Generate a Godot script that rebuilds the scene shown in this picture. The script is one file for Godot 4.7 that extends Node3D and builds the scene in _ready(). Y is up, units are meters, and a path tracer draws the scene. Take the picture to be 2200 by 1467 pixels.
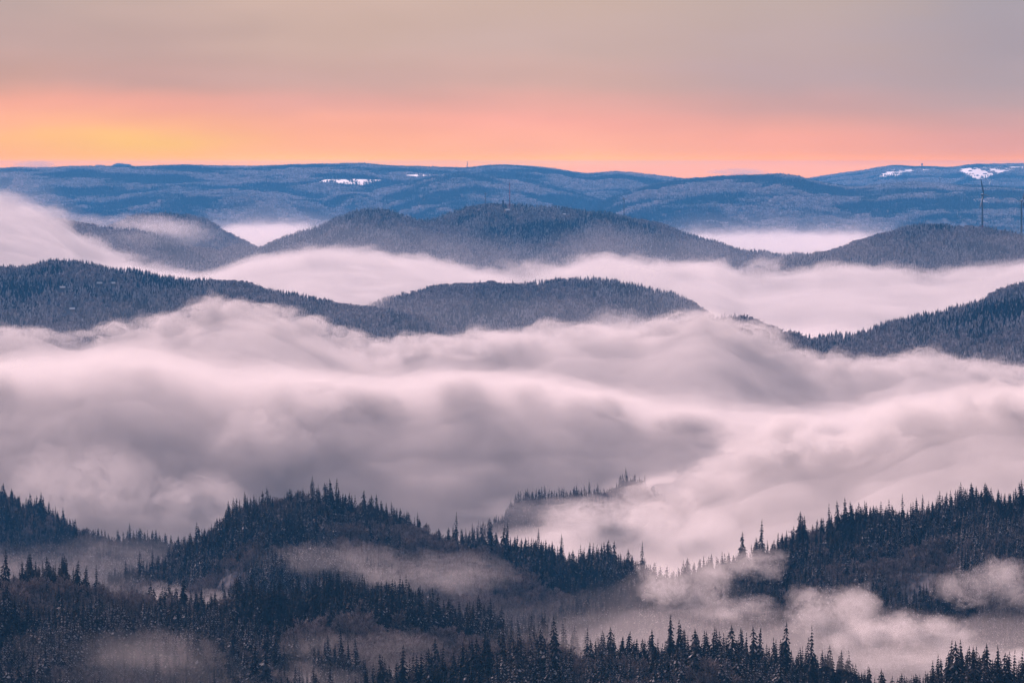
extends Node3D

# ---------------------------------------------------------------- camera numbers (photograph 2200 x 1467)
const FOCAL := 8959.0
const EYE := Vector3(0, 900, 0)
const HORIZON := 354.0
const U0 := -260.0
const U1 := 2460.0
const COLS := 420
const ROWS := 370
const R_NEAR := 1900.0
const R_STEP := 1.0082

var pitch := atan((733.5 - HORIZON) / FOCAL)
var az0 := 0.0
var az1 := 0.0
var ridges: Array = []
var land := PackedFloat32Array()      # heights of the terrain on the fan grid
var owner_of := PackedInt32Array()    # which ridge each grid point belongs to
var n_broad := FastNoiseLite.new()
var n_fine := FastNoiseLite.new()
var n_spur := FastNoiseLite.new()


func way(u: float, v: float) -> Vector3:
	var f := Vector3(0, -sin(pitch), -cos(pitch))
	var up := Vector3(0, cos(pitch), -sin(pitch))
	return (f * FOCAL + Vector3.RIGHT * (u - 1100.0) + up * (733.5 - v)).normalized()


func spot(u: float, v: float, far: float) -> Vector3:
	var d := way(u, v)
	return EYE + d * (far / Vector2(d.x, d.z).length())


func bearing(u: float, v: float) -> float:
	var d := way(u, v)
	return atan2(d.x, -d.z)


# a line of crest points -> heights by column
func crest(points: Array, far: float) -> PackedFloat32Array:
	var a := PackedFloat32Array()
	var h := PackedFloat32Array()
	for p: Vector2 in points:
		a.append(bearing(p.x, p.y))
		h.append(spot(p.x, p.y, far).y)
	var out := PackedFloat32Array()
	out.resize(COLS)
	var k := 0
	for c in COLS:
		var at := lerpf(az0, az1, c / float(COLS - 1))
		while k < a.size() - 2 and at > a[k + 1]:
			k += 1
		var t := clampf((at - a[k]) / (a[k + 1] - a[k]), 0.0, 1.0)
		var before := h[maxi(k - 1, 0)]
		var after := h[mini(k + 2, h.size() - 1)]
		out[c] = cubic_interpolate(h[k], h[k + 1], before, after, t) if absf(h[k + 1] - h[k]) < 400.0 else lerpf(h[k], h[k + 1], t)
	return out


func pts(flat: Array) -> Array:
	var out := []
	for i in range(0, flat.size(), 2):
		out.append(Vector2(flat[i], flat[i + 1]))
	return out


func ridge(far: float, front: float, back: float, round_off: float, flat: Array, trees := 0.0) -> void:
	ridges.append({"far": far, "front": front, "back": back, "round": round_off, "crest": crest(pts(flat), far), "trees": trees})
	if trees > 0.0:
		for c in COLS:
			ridges[-1].crest[c] += -8.0 + 13.0 * n_fine.get_noise_2d(0.6 * far * lerpf(az0, az1, c / float(COLS - 1)), far)


func row_far(i: float) -> float:
	return R_NEAR * pow(R_STEP, i)


func put(o: Node3D, called: String, parent: Node = self) -> Node3D:
	o.name = called
	parent.add_child(o, true)
	return o


func mesh_of(v: PackedVector3Array, idx: PackedInt32Array, smooth := true, col := PackedColorArray()) -> ArrayMesh:
	var st := SurfaceTool.new()
	st.begin(Mesh.PRIMITIVE_TRIANGLES)
	var has := col.size() == v.size()
	for i in v.size():
		st.set_smooth_group(0 if smooth else -1)
		if has:
			st.set_color(col[i])
		st.add_vertex(v[i])
	for i in idx:
		st.add_index(i)
	st.generate_normals()
	return st.commit()


const HILL_NAMES := [
	"far snowy summit on the horizon",
	"snow-topped mountain on the far right",
	"long far mountain ridge",
	"wooded spur of the far ridge",
	"rounded mountain right of the far ridge",
	"small hill rising from fog on the left",
	"broad hill with masts in the middle",
	"low spur half sunk in fog on the left",
	"hill under the wind turbines",
	"wooded hill in the middle of the fog",
	"wooded hill on the left of the fog",
	"small rise at the right edge",
	"wooded slope on the right of the fog",
	"hazy slope at the left edge",
	"dark rise glimpsed through the cloud",
	"near wooded knoll left of centre",
	"near wooded hill on the right",
	"nearest slope at the lower left",
	"nearest slope at the bottom centre",
	"nearest slope at the lower right corner"]


# ---------------------------------------------------------------- sky
func sky_color(u: float, v: float) -> Color:
	var rows := [-2500.0, -700.0, -200.0, 0.0, 90.0, 172.0, 224.0, 266.0, 300.0, 362.0]
	var cols := [-1500.0, 0.0, 280.0, 700.0, 1200.0, 1700.0, 2200.0, 3700.0]
	var t := [
		[0x9893a0, 0x9893a0, 0x9893a0, 0x9893a0, 0x9893a0, 0x9893a0, 0x9893a0, 0x9893a0],
		[0xb4a8aa, 0xb4a8aa, 0xb6a9aa, 0xb8aaaa, 0xb5a9aa, 0xafa6ab, 0xa8a1aa, 0xa8a1aa],
		[0xbeaaa8, 0xbeaba8, 0xc2ada8, 0xc8b0a8, 0xc6b1aa, 0xbaaaaa, 0xaba2ab, 0xaba2ab],
		[0xc2a9a3, 0xc0a8a4, 0xc6aca5, 0xd0b3a8, 0xcdb2a8, 0xc2ada9, 0xaba1aa, 0xaba1aa],
		[0xc6a6a0, 0xc4a6a2, 0xc6a8a3, 0xceb0a6, 0xccb0aa, 0xc1aaaa, 0xaca0aa, 0xaca0aa],
		[0xd2a69a, 0xcfa49b, 0xcba49f, 0xcfaaa4, 0xd3ada6, 0xbfa6a9, 0xb2a2aa, 0xb2a2aa],
		[0xf8ae9a, 0xf8ae9b, 0xf2ab9c, 0xe8aba2, 0xe8aca3, 0xd0a6a6, 0xbca3a8, 0xbca3a8],
		[0xffb496, 0xffb797, 0xffb894, 0xf9b09c, 0xfaaea2, 0xe6a8a0, 0xcea3a4, 0xc4a2a6],
		[0xffb88c, 0xffbd8d, 0xffc685, 0xffb497, 0xffb4a0, 0xf8ab9e, 0xe0a4a2, 0xcca2a4],
		[0xffaf8e, 0xffb18e, 0xffb68a, 0xffbe93, 0xffbd98, 0xffb09a, 0xf0a69c, 0xd6a4a2]]
	var i := 0
	while i < rows.size() - 2 and v > rows[i + 1]:
		i += 1
	var j := 0
	while j < cols.size() - 2 and u > cols[j + 1]:
		j += 1
	var ty := smoothstep(0.0, 1.0, clampf((v - rows[i]) / (rows[i + 1] - rows[i]), 0, 1))
	var tx := smoothstep(0.0, 1.0, clampf((u - cols[j]) / (cols[j + 1] - cols[j]), 0, 1))
	var g := func(a: int, b: int) -> Color: return Color.hex((t[a][b] << 8) | 255).srgb_to_linear()
	var top: Color = g.call(i, j).lerp(g.call(i, j + 1), tx)
	var low: Color = g.call(i + 1, j).lerp(g.call(i + 1, j + 1), tx)
	return top.lerp(low, ty)


const HAZE := 0.0000175
const HAZE_TOP := 29.0                                  # haze reaches this far above the camera
const HAZE_LIGHT := Color(0.06, 0.30, 0.70)             # what a long way through it shows


# the glow behind the haze: what must stand there for the sky to look like C through the air in front of it
func behind_haze(c: Color, up: float) -> Color:
	var long := minf(41500.0, HAZE_TOP / maxf(sin(up), 1e-4))
	var t := exp(-HAZE * long)
	var o := Color(c.r - HAZE_LIGHT.r * (1 - t), c.g - HAZE_LIGHT.g * (1 - t), c.b - HAZE_LIGHT.b * (1 - t)) / t
	return Color(maxf(o.r, 0.01), maxf(o.g, 0.01), maxf(o.b, 0.01))


func make_sky() -> PanoramaSkyMaterial:
	var w := 4096
	var h := 2048
	var im := Image.create(w, h, false, Image.FORMAT_RGBF)
	for y in h:
		var up := (0.5 - (y + 0.5) / h) * PI
		var v := HORIZON - tan(clampf(up, -0.001, 1.2)) * FOCAL
		var c := sky_color(3700.0, v)
		if up < 0.0:
			c = Color.hex(0xffb28cff).srgb_to_linear()
		c = behind_haze(c, maxf(up, 0.0))
		im.fill_rect(Rect2i(0, y, w, 1), c)
	var n := FastNoiseLite.new()
	n.seed = 4
	n.frequency = 0.006
	n.fractal_octaves = 4
	var half := int(w * 55.0 / 360.0)
	for y in range(h / 2 - 200, h / 2):
		var up := (0.5 - (y + 0.5) / h) * PI
		var v := HORIZON - tan(up) * FOCAL
		for x in range(w / 2 - half, w / 2 + half):
			var az := ((x + 0.5) / w - 0.5) * TAU
			var u := 1100.0 + tan(az) * FOCAL
			var k := n.get_noise_2d(u * 0.35, v * 2.2)
			im.set_pixel(posmod(x - w / 2, w), y, behind_haze(sky_color(u + 110.0 * k, v + 18.0 * k) * (1.0 + 0.05 * k), up))
	var m := PanoramaSkyMaterial.new()
	m.panorama = ImageTexture.create_from_image(im)
	return m


# ---------------------------------------------------------------- terrain
func build_ridges() -> void:
	n_broad.seed = 11
	n_broad.frequency = 1.0 / 2600.0
	n_broad.fractal_octaves = 4
	n_spur.seed = 23
	n_spur.noise_type = FastNoiseLite.TYPE_SIMPLEX
	n_spur.fractal_type = FastNoiseLite.FRACTAL_RIDGED
	n_spur.frequency = 1.0 / 1500.0
	n_spur.fractal_octaves = 3
	n_fine.seed = 37
	n_fine.frequency = 1.0 / 160.0
	n_fine.fractal_octaves = 3
	# far mountains
	ridge(37800, 0.10, 0.10, 60, [-260, 600, 160, 480, 205, 369, 222, 362, 236, 364, 252, 356, 262, 357, 280, 369, 330, 480, 2460, 600])
	ridge(36500, 0.09, 0.08, 90, [-260, 600, 1300, 600, 1560, 430, 1660, 402, 1740, 388, 1800, 378, 1860, 370, 1905, 362, 1930, 360, 1960, 362, 2000, 362, 2045, 364, 2090, 358, 2140, 357, 2200, 356, 2460, 362])
	ridge(31000, 0.10, 0.09, 90, [-260, 376, -100, 372, 0, 367, 40, 365, 90, 366, 150, 363, 230, 363, 300, 363, 380, 360, 430, 361, 500, 362, 560, 362, 640, 359, 700, 358, 770, 356, 830, 361, 900, 363, 960, 365, 1010, 365, 1060, 360, 1110, 361, 1180, 367, 1260, 378, 1320, 374, 1350, 376, 1400, 381, 1440, 386, 1480, 392, 1520, 402, 1620, 440, 1800, 500, 2460, 600])
	ridge(28500, 0.13, 0.15, 60, [-260, 560, 560, 500, 760, 430, 880, 398, 960, 379, 1010, 377, 1080, 387, 1160, 402, 1240, 420, 1340, 445, 1480, 475, 1700, 560, 2460, 700])
	ridge(27000, 0.12, 0.12, 80, [-260, 700, 1180, 520, 1280, 450, 1360, 415, 1430, 398, 1480, 390, 1560, 384, 1620, 382, 1680, 380, 1710, 384, 1740, 393, 1820, 406, 1870, 405, 1920, 399, 1960, 397, 2040, 402, 2120, 405, 2200, 413, 2460, 430])
	# the hills that rise out of the fog
	ridge(16500, 0.30, 0.30, 25, [-260, 640, 160, 520, 230, 488, 290, 469, 330, 464, 380, 463, 430, 472, 480, 496, 540, 528, 600, 570, 700, 640, 2460, 900], 1)
	ridge(14500, 0.26, 0.26, 30, [-260, 800, 460, 560, 560, 537, 620, 517, 680, 494, 740, 466, 790, 455, 830, 457, 870, 466, 910, 472, 960, 463, 1010, 449, 1060, 443, 1120, 444, 1180, 449, 1260, 458, 1330, 466, 1390, 480, 1450, 499, 1520, 522, 1600, 539, 1690, 550, 1760, 556, 1900, 600, 2460, 800], 1)
	ridge(13900, 0.3, 0.3, 20, [-260, 520, 60, 474, 190, 483, 250, 494, 300, 502, 370, 519, 420, 532, 490, 552, 560, 586, 700, 680, 2460, 900], 1)
	ridge(12500, 0.26, 0.26, 25, [-260, 900, 1500, 640, 1640, 582, 1740, 553, 1800, 540, 1860, 518, 1910, 500, 1960, 490, 2010, 491, 2080, 496, 2140, 501, 2200, 508, 2460, 540], 1)
	ridge(10800, 0.30, 0.3, 20, [-260, 950, 480, 760, 700, 690, 780, 668, 850, 645, 920, 629, 980, 617, 1040, 612, 1090, 616, 1150, 613, 1220, 610, 1290, 608, 1350, 615, 1410, 626, 1460, 640, 1500, 660, 1540, 694, 1620, 760, 1800, 860, 2460, 1100], 1)
	ridge(10000, 0.25, 0.25, 25, [-260, 588, -100, 584, 0, 584, 60, 580, 110, 571, 160, 569, 200, 573, 240, 585, 300, 594, 370, 606, 440, 611, 500, 617, 560, 627, 640, 641, 720, 654, 800, 664, 860, 676, 1000, 730, 1300, 850, 2460, 1100], 1)
	ridge(9600, 0.28, 0.28, 20, [-260, 1200, 1800, 800, 2000, 710, 2110, 660, 2160, 634, 2200, 620, 2300, 596, 2460, 590], 1)
	ridge(8600, 0.27, 0.27, 20, [-260, 1200, 1300, 800, 1480, 705, 1590, 690, 1640, 702, 1680, 716, 1740, 738, 1790, 734, 1850, 724, 1920, 700, 2000, 676, 2060, 668, 2130, 662, 2200, 652, 2460, 630], 1)
	# close forest
	ridge(5300, 0.3, 0.3, 15, [-260, 1040, -60, 1062, 0, 1078, 60, 1102, 120, 1125, 180, 1145, 260, 1166, 380, 1186, 480, 1220, 700, 1330, 2460, 1700], 1)
	ridge(6000, 0.3, 0.3, 12, [-260, 1700, 900, 1260, 1080, 1140, 1120, 1098, 1180, 1090, 1260, 1080, 1320, 1060, 1350, 1050, 1390, 1056, 1440, 1110, 1600, 1240, 2460, 1700], 1)
	ridge(4300, 0.24, 0.3, 14, [-260, 1500, 120, 1330, 240, 1266, 330, 1228, 400, 1196, 450, 1165, 500, 1125, 560, 1112, 620, 1100, 700, 1108, 760, 1120, 820, 1138, 880, 1158, 940, 1180, 1040, 1186, 1120, 1200, 1200, 1212, 1290, 1225, 1360, 1240, 1420, 1265, 1520, 1330, 1900, 1500, 2460, 1700], 1)
	ridge(4000, 0.23, 0.3, 14, [-260, 1900, 1100, 1420, 1340, 1310, 1450, 1262, 1540, 1234, 1600, 1214, 1660, 1184, 1720, 1156, 1800, 1136, 1900, 1130, 2000, 1124, 2100, 1112, 2200, 1102, 2300, 1092, 2460, 1080], 1)
	ridge(3200, 0.12, 0.3, 14, [-260, 1262, -50, 1262, 0, 1262, 100, 1272, 200, 1290, 260, 1304, 330, 1320, 420, 1324, 500, 1318, 560, 1316, 640, 1314, 720, 1310, 800, 1316, 900, 1336, 1000, 1358, 1100, 1380, 1300, 1440, 1600, 1560, 2460, 1800], 1)
	ridge(2700, 0.14, 0.3, 10, [-260, 1800, 700, 1560, 900, 1470, 1060, 1422, 1200, 1412, 1340, 1414, 1500, 1428, 1600, 1444, 1700, 1464, 1800, 1490, 1900, 1530, 2460, 1650], 1)
	ridge(2450, 0.14, 0.3, 10, [-260, 1900, 1500, 1640, 1800, 1560, 1960, 1506, 2050, 1484, 2120, 1482, 2200, 1496, 2460, 1520], 1)


func build_land() -> void:
	land.resize(ROWS * COLS)
	owner_of.resize(ROWS * COLS)
	for i in ROWS:
		var r := row_far(i)
		var rough := clampf(r / 9000.0, 0.35, 3.2)
		for c in COLS:
			var az := lerpf(az0, az1, c / float(COLS - 1))
			var x := r * sin(az)
			var z := -r * cos(az)
			var warp := n_broad.get_noise_2d(x, z)
			var best := -1e9
			var who := 0
			var sum := 0.0
			for k in ridges.size():
				var g: Dictionary = ridges[k]
				var d: float = r - g.far
				var s: float = g.front if d < 0 else g.back
				var q: float = g.round
				var drop := sqrt(s * s * d * d + q * q) - q
				if drop > 900.0:
					continue
				var amp := smoothstep(5.0, 160.0 * rough, drop)
				var hh: float = g.crest[c] - drop + amp * rough * (70.0 * warp)
				if hh > best:
					best = hh
					who = k
			var spur := n_spur.get_noise_2d(x / rough, z / rough)
			var depth := smoothstep(4.0, 120.0 * rough, ridges[who].crest[c] - best)
			best += depth * rough * (26.0 if r < 20000.0 else 60.0) * (spur - 0.3)
			if r > 20000.0:
				best += depth * (85.0 * (n_spur.get_noise_2d(x * 1.2 + 900.0, z * 1.2) - 0.3))
			best += n_fine.get_noise_2d(x, z) * (1.5 + 4.0 * depth)
			land[i * COLS + c] = maxf(best, 180.0 + 40.0 * warp)
			owner_of[i * COLS + c] = who


func ground(x: float, z: float) -> float:
	var r := sqrt(x * x + z * z)
	var fi := clampf(log(r / R_NEAR) / log(R_STEP), 0, ROWS - 1.001)
	var fc := clampf((atan2(x, -z) - az0) / (az1 - az0) * (COLS - 1), 0, COLS - 1.001)
	var i := int(fi)
	var c := int(fc)
	var a := i * COLS + c
	return lerpf(lerpf(land[a], land[a + 1], fc - c), lerpf(land[a + COLS], land[a + COLS + 1], fc - c), fi - i)


func make_land(m: Material) -> void:
	var v := PackedVector3Array()
	v.resize(ROWS * COLS)
	for i in ROWS:
		var r := row_far(i)
		for c in COLS:
			var az := lerpf(az0, az1, c / float(COLS - 1))
			v[i * COLS + c] = Vector3(r * sin(az), land[i * COLS + c], -r * cos(az))
	var normals := PackedVector3Array()
	normals.resize(ROWS * COLS)
	for i in ROWS:
		for c in COLS:
			var a := v[i * COLS + mini(c + 1, COLS - 1)] - v[i * COLS + maxi(c - 1, 0)]
			var b := v[mini(i + 1, ROWS - 1) * COLS + c] - v[maxi(i - 1, 0) * COLS + c]
			normals[i * COLS + c] = a.cross(b).normalized()
	for k in ridges.size():
		var idx := PackedInt32Array()
		for i in ROWS - 1:
			for c in COLS - 1:
				var a := i * COLS + c
				if owner_of[a] == k:
					idx.append_array([a, a + COLS, a + 1, a + 1, a + COLS, a + COLS + 1])
		if idx.is_empty():
			continue
		# keep only the points this hill uses
		var to := {}
		var pv := PackedVector3Array()
		var pn := PackedVector3Array()
		var pi := PackedInt32Array()
		for a in idx:
			if not to.has(a):
				to[a] = pv.size()
				pv.append(v[a])
				pn.append(normals[a])
			pi.append(to[a])
		var arrays := []
		arrays.resize(Mesh.ARRAY_MAX)
		arrays[Mesh.ARRAY_VERTEX] = pv
		arrays[Mesh.ARRAY_NORMAL] = pn
		arrays[Mesh.ARRAY_INDEX] = pi
		var mesh := ArrayMesh.new()
		mesh.add_surface_from_arrays(Mesh.PRIMITIVE_TRIANGLES, arrays)
		var o := MeshInstance3D.new()
		o.mesh = mesh
		o.material_override = m
		if k == 0:
			o.material_override = metal(Color(0.86, 0.84, 0.86), 0.9)
		put(o, "mountain" if k < 5 else "hill")
		o.set_meta("kind", "structure")
		o.set_meta("label", HILL_NAMES[k])


# the country round about, outside the picture: rolling snowy woods down below
func make_country(m: Material) -> void:
	var n := FastNoiseLite.new()
	n.seed = 3
	n.frequency = 1.0 / 5000.0
	var v := PackedVector3Array()
	var idx := PackedInt32Array()
	var rings := [0.0, 600.0, 1400.0, 2600.0, 4200.0, 6500.0, 9500.0, 13000.0]
	var turns := 64
	var from := az1 - 0.002
	var sweep := TAU - (az1 - az0) + 0.004
	for r: float in rings:
		for k in turns + 1:
			var a := from + sweep * k / turns
			var x := r * sin(a)
			var z := -r * cos(a)
			v.append(Vector3(x, 560.0 - 0.05 * minf(r, 4000.0) + 130.0 * n.get_noise_2d(x, z), z))
	for i in rings.size() - 1:
		for k in turns:
			var a := i * (turns + 1) + k
			var b := a + turns + 1
			idx.append_array([a, b, a + 1, a + 1, b, b + 1])
	var o := MeshInstance3D.new()
	o.mesh = mesh_of(v, idx)
	o.material_override = m
	put(o, "terrain")
	o.set_meta("kind", "structure")
	o.set_meta("label", "wooded country round the viewpoint")


# ---------------------------------------------------------------- clouds
# A bank is a set of closed bodies of even fog one inside the other, each thicker than the last, with billowing tops.
func cloud_bank(called: String, crests: Array, near: float, far: float, step: float, billow: float, shells: Array, gap: float, seed_: int) -> void:
	var big := FastNoiseLite.new()
	big.seed = seed_
	big.frequency = 1.0 / 1300.0
	big.fractal_octaves = 2
	big.fractal_gain = 0.45
	var rows := int((far - near) / step) + 1
	var cols := COLS
	var base := PackedFloat32Array()
	base.resize(rows * cols)
	var lines := []
	for g in crests:
		lines.append(crest(pts(g[4]), g[0]))
	for i in rows:
		var r := near + i * step
		for c in cols:
			var az := lerpf(az0, az1, c / float(cols - 1))
			var best := -1e9
			for k in crests.size():
				var g: Array = crests[k]
				var d: float = r - g[0]
				var s: float = g[1] if d < 0 else g[2]
				var hh: float = lines[k][c] - sqrt(s * s * d * d + g[3] * g[3]) + g[3]
				if hh > best:
					var w := clampf((hh - best) / 25.0, 0.0, 1.0)
					best = hh
			var x := r * sin(az)
			var z := -r * cos(az)
			best += billow * big.get_noise_2d(x, z)
			var rim := smoothstep(0.0, minf(500.0, 0.25 * (far - near)), r - near) * smoothstep(0.0, minf(700.0, 0.25 * (far - near)), far - r)
			base[i * cols + c] = lerpf(100.0, best, rim)
	banks.append([near, step, rows, base])
	var holder := ArrayMesh.new()
	for k in shells.size():
		var small := FastNoiseLite.new()
		small.seed = seed_ + (k + 1) / 2
		small.frequency = 1.0 / 420.0
		small.fractal_octaves = 5
		small.fractal_gain = 0.54
		small.domain_warp_enabled = true
		small.domain_warp_amplitude = 40.0
		small.domain_warp_frequency = 1.0 / 300.0
		var v := PackedVector3Array()
		v.resize(rows * cols * 2)
		var low := 60.0 + k * 6.0
		for i in rows:
			var r := near + i * step
			for c in cols:
				var az := lerpf(az0, az1, c / float(cols - 1))
				var x := r * sin(az)
				var z := -r * cos(az)
				var top: float = base[i * cols + c] - shells[k][1] + shells[k][2] * (1.6 * absf(small.get_noise_2d(x, z)) - 0.5)
				v[i * cols + c] = Vector3(x, maxf(top, low + 2.0), z)
				v[rows * cols + i * cols + c] = Vector3(x, low, z)
		var idx := PackedInt32Array()
		var under := rows * cols
		for i in rows - 1:
			for c in cols - 1:
				var a := i * cols + c
				idx.append_array([a, a + cols, a + 1, a + 1, a + cols, a + cols + 1])
				var b := under + a
				idx.append_array([b, b + 1, b + cols, b + 1, b + cols + 1, b + cols])
		for i in rows - 1:
			for side in [0, cols - 1]:
				var a: int = i * cols + side
				var q := [a, a + under, a + cols, a + cols, a + under, a + cols + under]
				if side == 0:
					idx.append_array(q)
				else:
					q.reverse()
					idx.append_array(q)
		for c in cols - 1:
			for end in [0, rows - 1]:
				var a: int = end * cols + c
				var q := [a, a + 1, a + under, a + 1, a + 1 + under, a + under]
				if end == 0:
					idx.append_array(q)
				else:
					q.reverse()
					idx.append_array(q)
		var arrays := []
		arrays.resize(Mesh.ARRAY_MAX)
		arrays[Mesh.ARRAY_VERTEX] = v
		arrays[Mesh.ARRAY_INDEX] = idx
		holder.add_surface_from_arrays(Mesh.PRIMITIVE_TRIANGLES, arrays)
		var fm := FogMaterial.new()
		fm.albedo = Color(1.0, 0.985, 0.99)
		fm.density = shells[k][0]
		holder.surface_set_material(k, fm)
	var o := MeshInstance3D.new()
	o.mesh = holder
	put(o, called)
	o.set_meta("kind", "stuff")


# ---------------------------------------------------------------- trees
const NEEDLE := Color(0.010, 0.011, 0.015)
const NEEDLE_LIGHT := Color(0.019, 0.021, 0.026)
const SNOW := Color(0.38, 0.36, 0.375)
const RIME := Color(0.42, 0.40, 0.43)      # the woods further off stand white with rime
const HOAR := Color(0.15, 0.135, 0.143)
const BARK := Color(0.040, 0.033, 0.030)
const TWIG := Color(0.070, 0.052, 0.050)
const FROST := Color(0.23, 0.20, 0.205)


func tri(st: SurfaceTool, a: Vector3, b: Vector3, c: Vector3, col: Color) -> void:
	for p: Vector3 in [a, b, c]:
		st.set_color(col)
		st.add_vertex(p)


func start() -> SurfaceTool:
	var st := SurfaceTool.new()
	st.begin(Mesh.PRIMITIVE_TRIANGLES)
	st.set_smooth_group(-1)
	return st


func done(st: SurfaceTool) -> ArrayMesh:
	st.generate_normals()
	return st.commit()


func tapered(st: SurfaceTool, a: Vector3, b: Vector3, ra: float, rb: float, sides: int, col: Color) -> void:
	var d := (b - a).normalized()
	var s := d.cross(Vector3.RIGHT if absf(d.x) < 0.9 else Vector3.UP).normalized()
	var t := d.cross(s)
	for i in sides:
		var p := TAU * i / sides
		var q := TAU * (i + 1) / sides
		var e := s * cos(p) + t * sin(p)
		var f := s * cos(q) + t * sin(q)
		tri(st, a + e * ra, b + e * rb, a + f * ra, col)
		tri(st, a + f * ra, b + e * rb, b + f * rb, col)
		tri(st, b, b + f * rb, b + e * rb, col)


# a spruce 26 m tall: whorls of drooping boughs with ragged ends, snow lying on some of them
func spruce(needles: SurfaceTool, snow: SurfaceTool, seed_: int, whorls: int, boughs: int, white: float, slim: float, taper := 0.7) -> void:
	var g := RandomNumberGenerator.new()
	g.seed = seed_
	var h := 29.0 * g.randf_range(0.94, 1.06)
	var lean := Vector3(g.randf_range(-0.4, 0.4), 0, g.randf_range(-0.4, 0.4))
	var lobe := g.randf_range(0.0, TAU)
	for j in whorls:
		var t := (j + 0.5) / whorls
		var y := lerpf(0.09, 0.985, pow(t, 0.92)) * h
		var reach := slim * (4.9 * pow(1.0 - t, taper) + 0.35) * g.randf_range(0.72, 1.14)
		var n := maxi(4, int(boughs * (1.0 - 0.45 * t)))
		var turn := g.randf_range(0, TAU)
		for i in n:
			var a := turn + TAU * (i + g.randf_range(-0.32, 0.32)) / n
			var r := reach * g.randf_range(0.62, 1.22) * (1.0 + 0.16 * cos(a - lobe))
			var out := Vector3(cos(a), 0, sin(a))
			var side := Vector3(-sin(a), 0, cos(a))
			var wide := r * g.randf_range(0.24, 0.38) + 0.1
			var sag := r * g.randf_range(0.30, 0.62)
			var at := Vector3(0, y, 0) + lean * t * t
			var mid := at + out * r * 0.58 + Vector3(0, -sag * 0.35, 0)
			var tip := at + out * r + Vector3(0, -sag, 0)
			var left := mid + side * wide + Vector3(0, -0.30 * sag - 0.15, 0)
			var right := mid - side * wide + Vector3(0, -0.30 * sag - 0.15, 0)
			var root := at + Vector3(0, 0.35 + 0.1 * r, 0)
			var keel := mid + Vector3(0, -0.55 * sag - 0.5, 0)
			var col := NEEDLE.lerp(NEEDLE_LIGHT, g.randf()).lerp(HOAR, white * g.randf_range(0.0, 0.8))
			tri(needles, root, left, mid, col)
			tri(needles, mid, left, tip, col)
			tri(needles, root, mid, right, col)
			tri(needles, mid, tip, right, col)
			tri(needles, left, keel, tip, col)
			tri(needles, right, tip, keel, col)
			if g.randf() < white * 0.55:
				var up := Vector3(0, 0.10 + 0.03 * r, 0)
				var k := g.randf_range(0.35, 0.85)
				var b := root.lerp(mid, g.randf_range(0.3, 0.7)) + up
				var l2 := mid.lerp(left, k) + up
				var r2 := mid.lerp(right, k) + up
				var t2 := mid.lerp(tip, g.randf_range(0.5, 0.96)) + up
				tri(snow, b, l2, t2, SNOW)
				tri(snow, b, t2, r2, SNOW)
	# the leader
	var head := Vector3(0, h, 0) + lean
	for i in 3:
		var a := TAU * i / 3.0
		var b := TAU * (i + 1) / 3.0
		tri(needles, head + Vector3(0, 0.9, 0), head + Vector3(cos(a) * 0.28, -0.8, sin(a) * 0.28), head + Vector3(cos(b) * 0.28, -0.8, sin(b) * 0.28), NEEDLE)


func spruce_trunk(st: SurfaceTool) -> void:
	tapered(st, Vector3(0, -1.5, 0), Vector3(0, 27.0, 0), 0.42, 0.06, 6, BARK)


# a bare broadleaf tree 21 m tall, its twigs grey with rime
func bare_tree(st: SurfaceTool, rime: SurfaceTool, seed_: int, limbs: int) -> void:
	var g := RandomNumberGenerator.new()
	g.seed = seed_
	tapered(st, Vector3(0, -1.5, 0), Vector3(0, 14, 0), 0.32, 0.12, 5, BARK)
	for i in limbs:
		var y := g.randf_range(5.0, 14.0)
		var a := g.randf_range(0, TAU)
		var long := g.randf_range(3.0, 6.2) * (1.0 - 0.03 * (y - 5.0))
		var up := g.randf_range(0.55, 1.5)
		var from := Vector3(0, y, 0)
		var to := from + Vector3(cos(a), up, sin(a)).normalized() * long
		tapered(st, from, to, 0.09, 0.03, 3, TWIG)
		for k in 5:
			var b := from.lerp(to, g.randf_range(0.35, 1.0))
			var d := Vector3(cos(a) + g.randf_range(-0.9, 0.9), g.randf_range(0.5, 1.7), sin(a) + g.randf_range(-0.9, 0.9)).normalized()
			var e := b + d * g.randf_range(1.6, 3.2)
			var s := d.cross(Vector3(g.randf_range(-1, 1), 0.2, g.randf_range(-1, 1))).normalized() * g.randf_range(0.16, 0.34)
			tri(rime, b, e + s, e - s, FROST if g.randf() < 0.55 else TWIG.lerp(FROST, 0.35))


# a far spruce, a few ragged skirts one above the other
func small_spruce(st: SurfaceTool, seed_: int, at: Vector3, h: float, white: float) -> void:
	var g := RandomNumberGenerator.new()
	g.seed = seed_
	var tiers := 4
	for j in tiers:
		var t := float(j) / tiers
		var y0 := h * (0.06 + 0.86 * t)
		var y1 := minf(y0 + h * 0.40, h)
		var r := h * 0.175 * (1.0 - 0.80 * t)
		var n := 6
		var turn := g.randf_range(0, TAU)
		for i in n:
			var a := turn + TAU * i / n
			var b := turn + TAU * (i + 1) / n
			var ra := r * g.randf_range(0.65, 1.25)
			var rb := r * g.randf_range(0.65, 1.25)
			var col := NEEDLE_LIGHT.lerp(RIME, g.randf_range(0.5, 1.0)) if g.randf() < white else NEEDLE_LIGHT
			tri(st, at + Vector3(0, y1, 0), at + Vector3(cos(a) * ra, y0, sin(a) * ra), at + Vector3(cos(b) * rb, y0 + g.randf_range(-0.03, 0.03) * h, sin(b) * rb), col)


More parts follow.
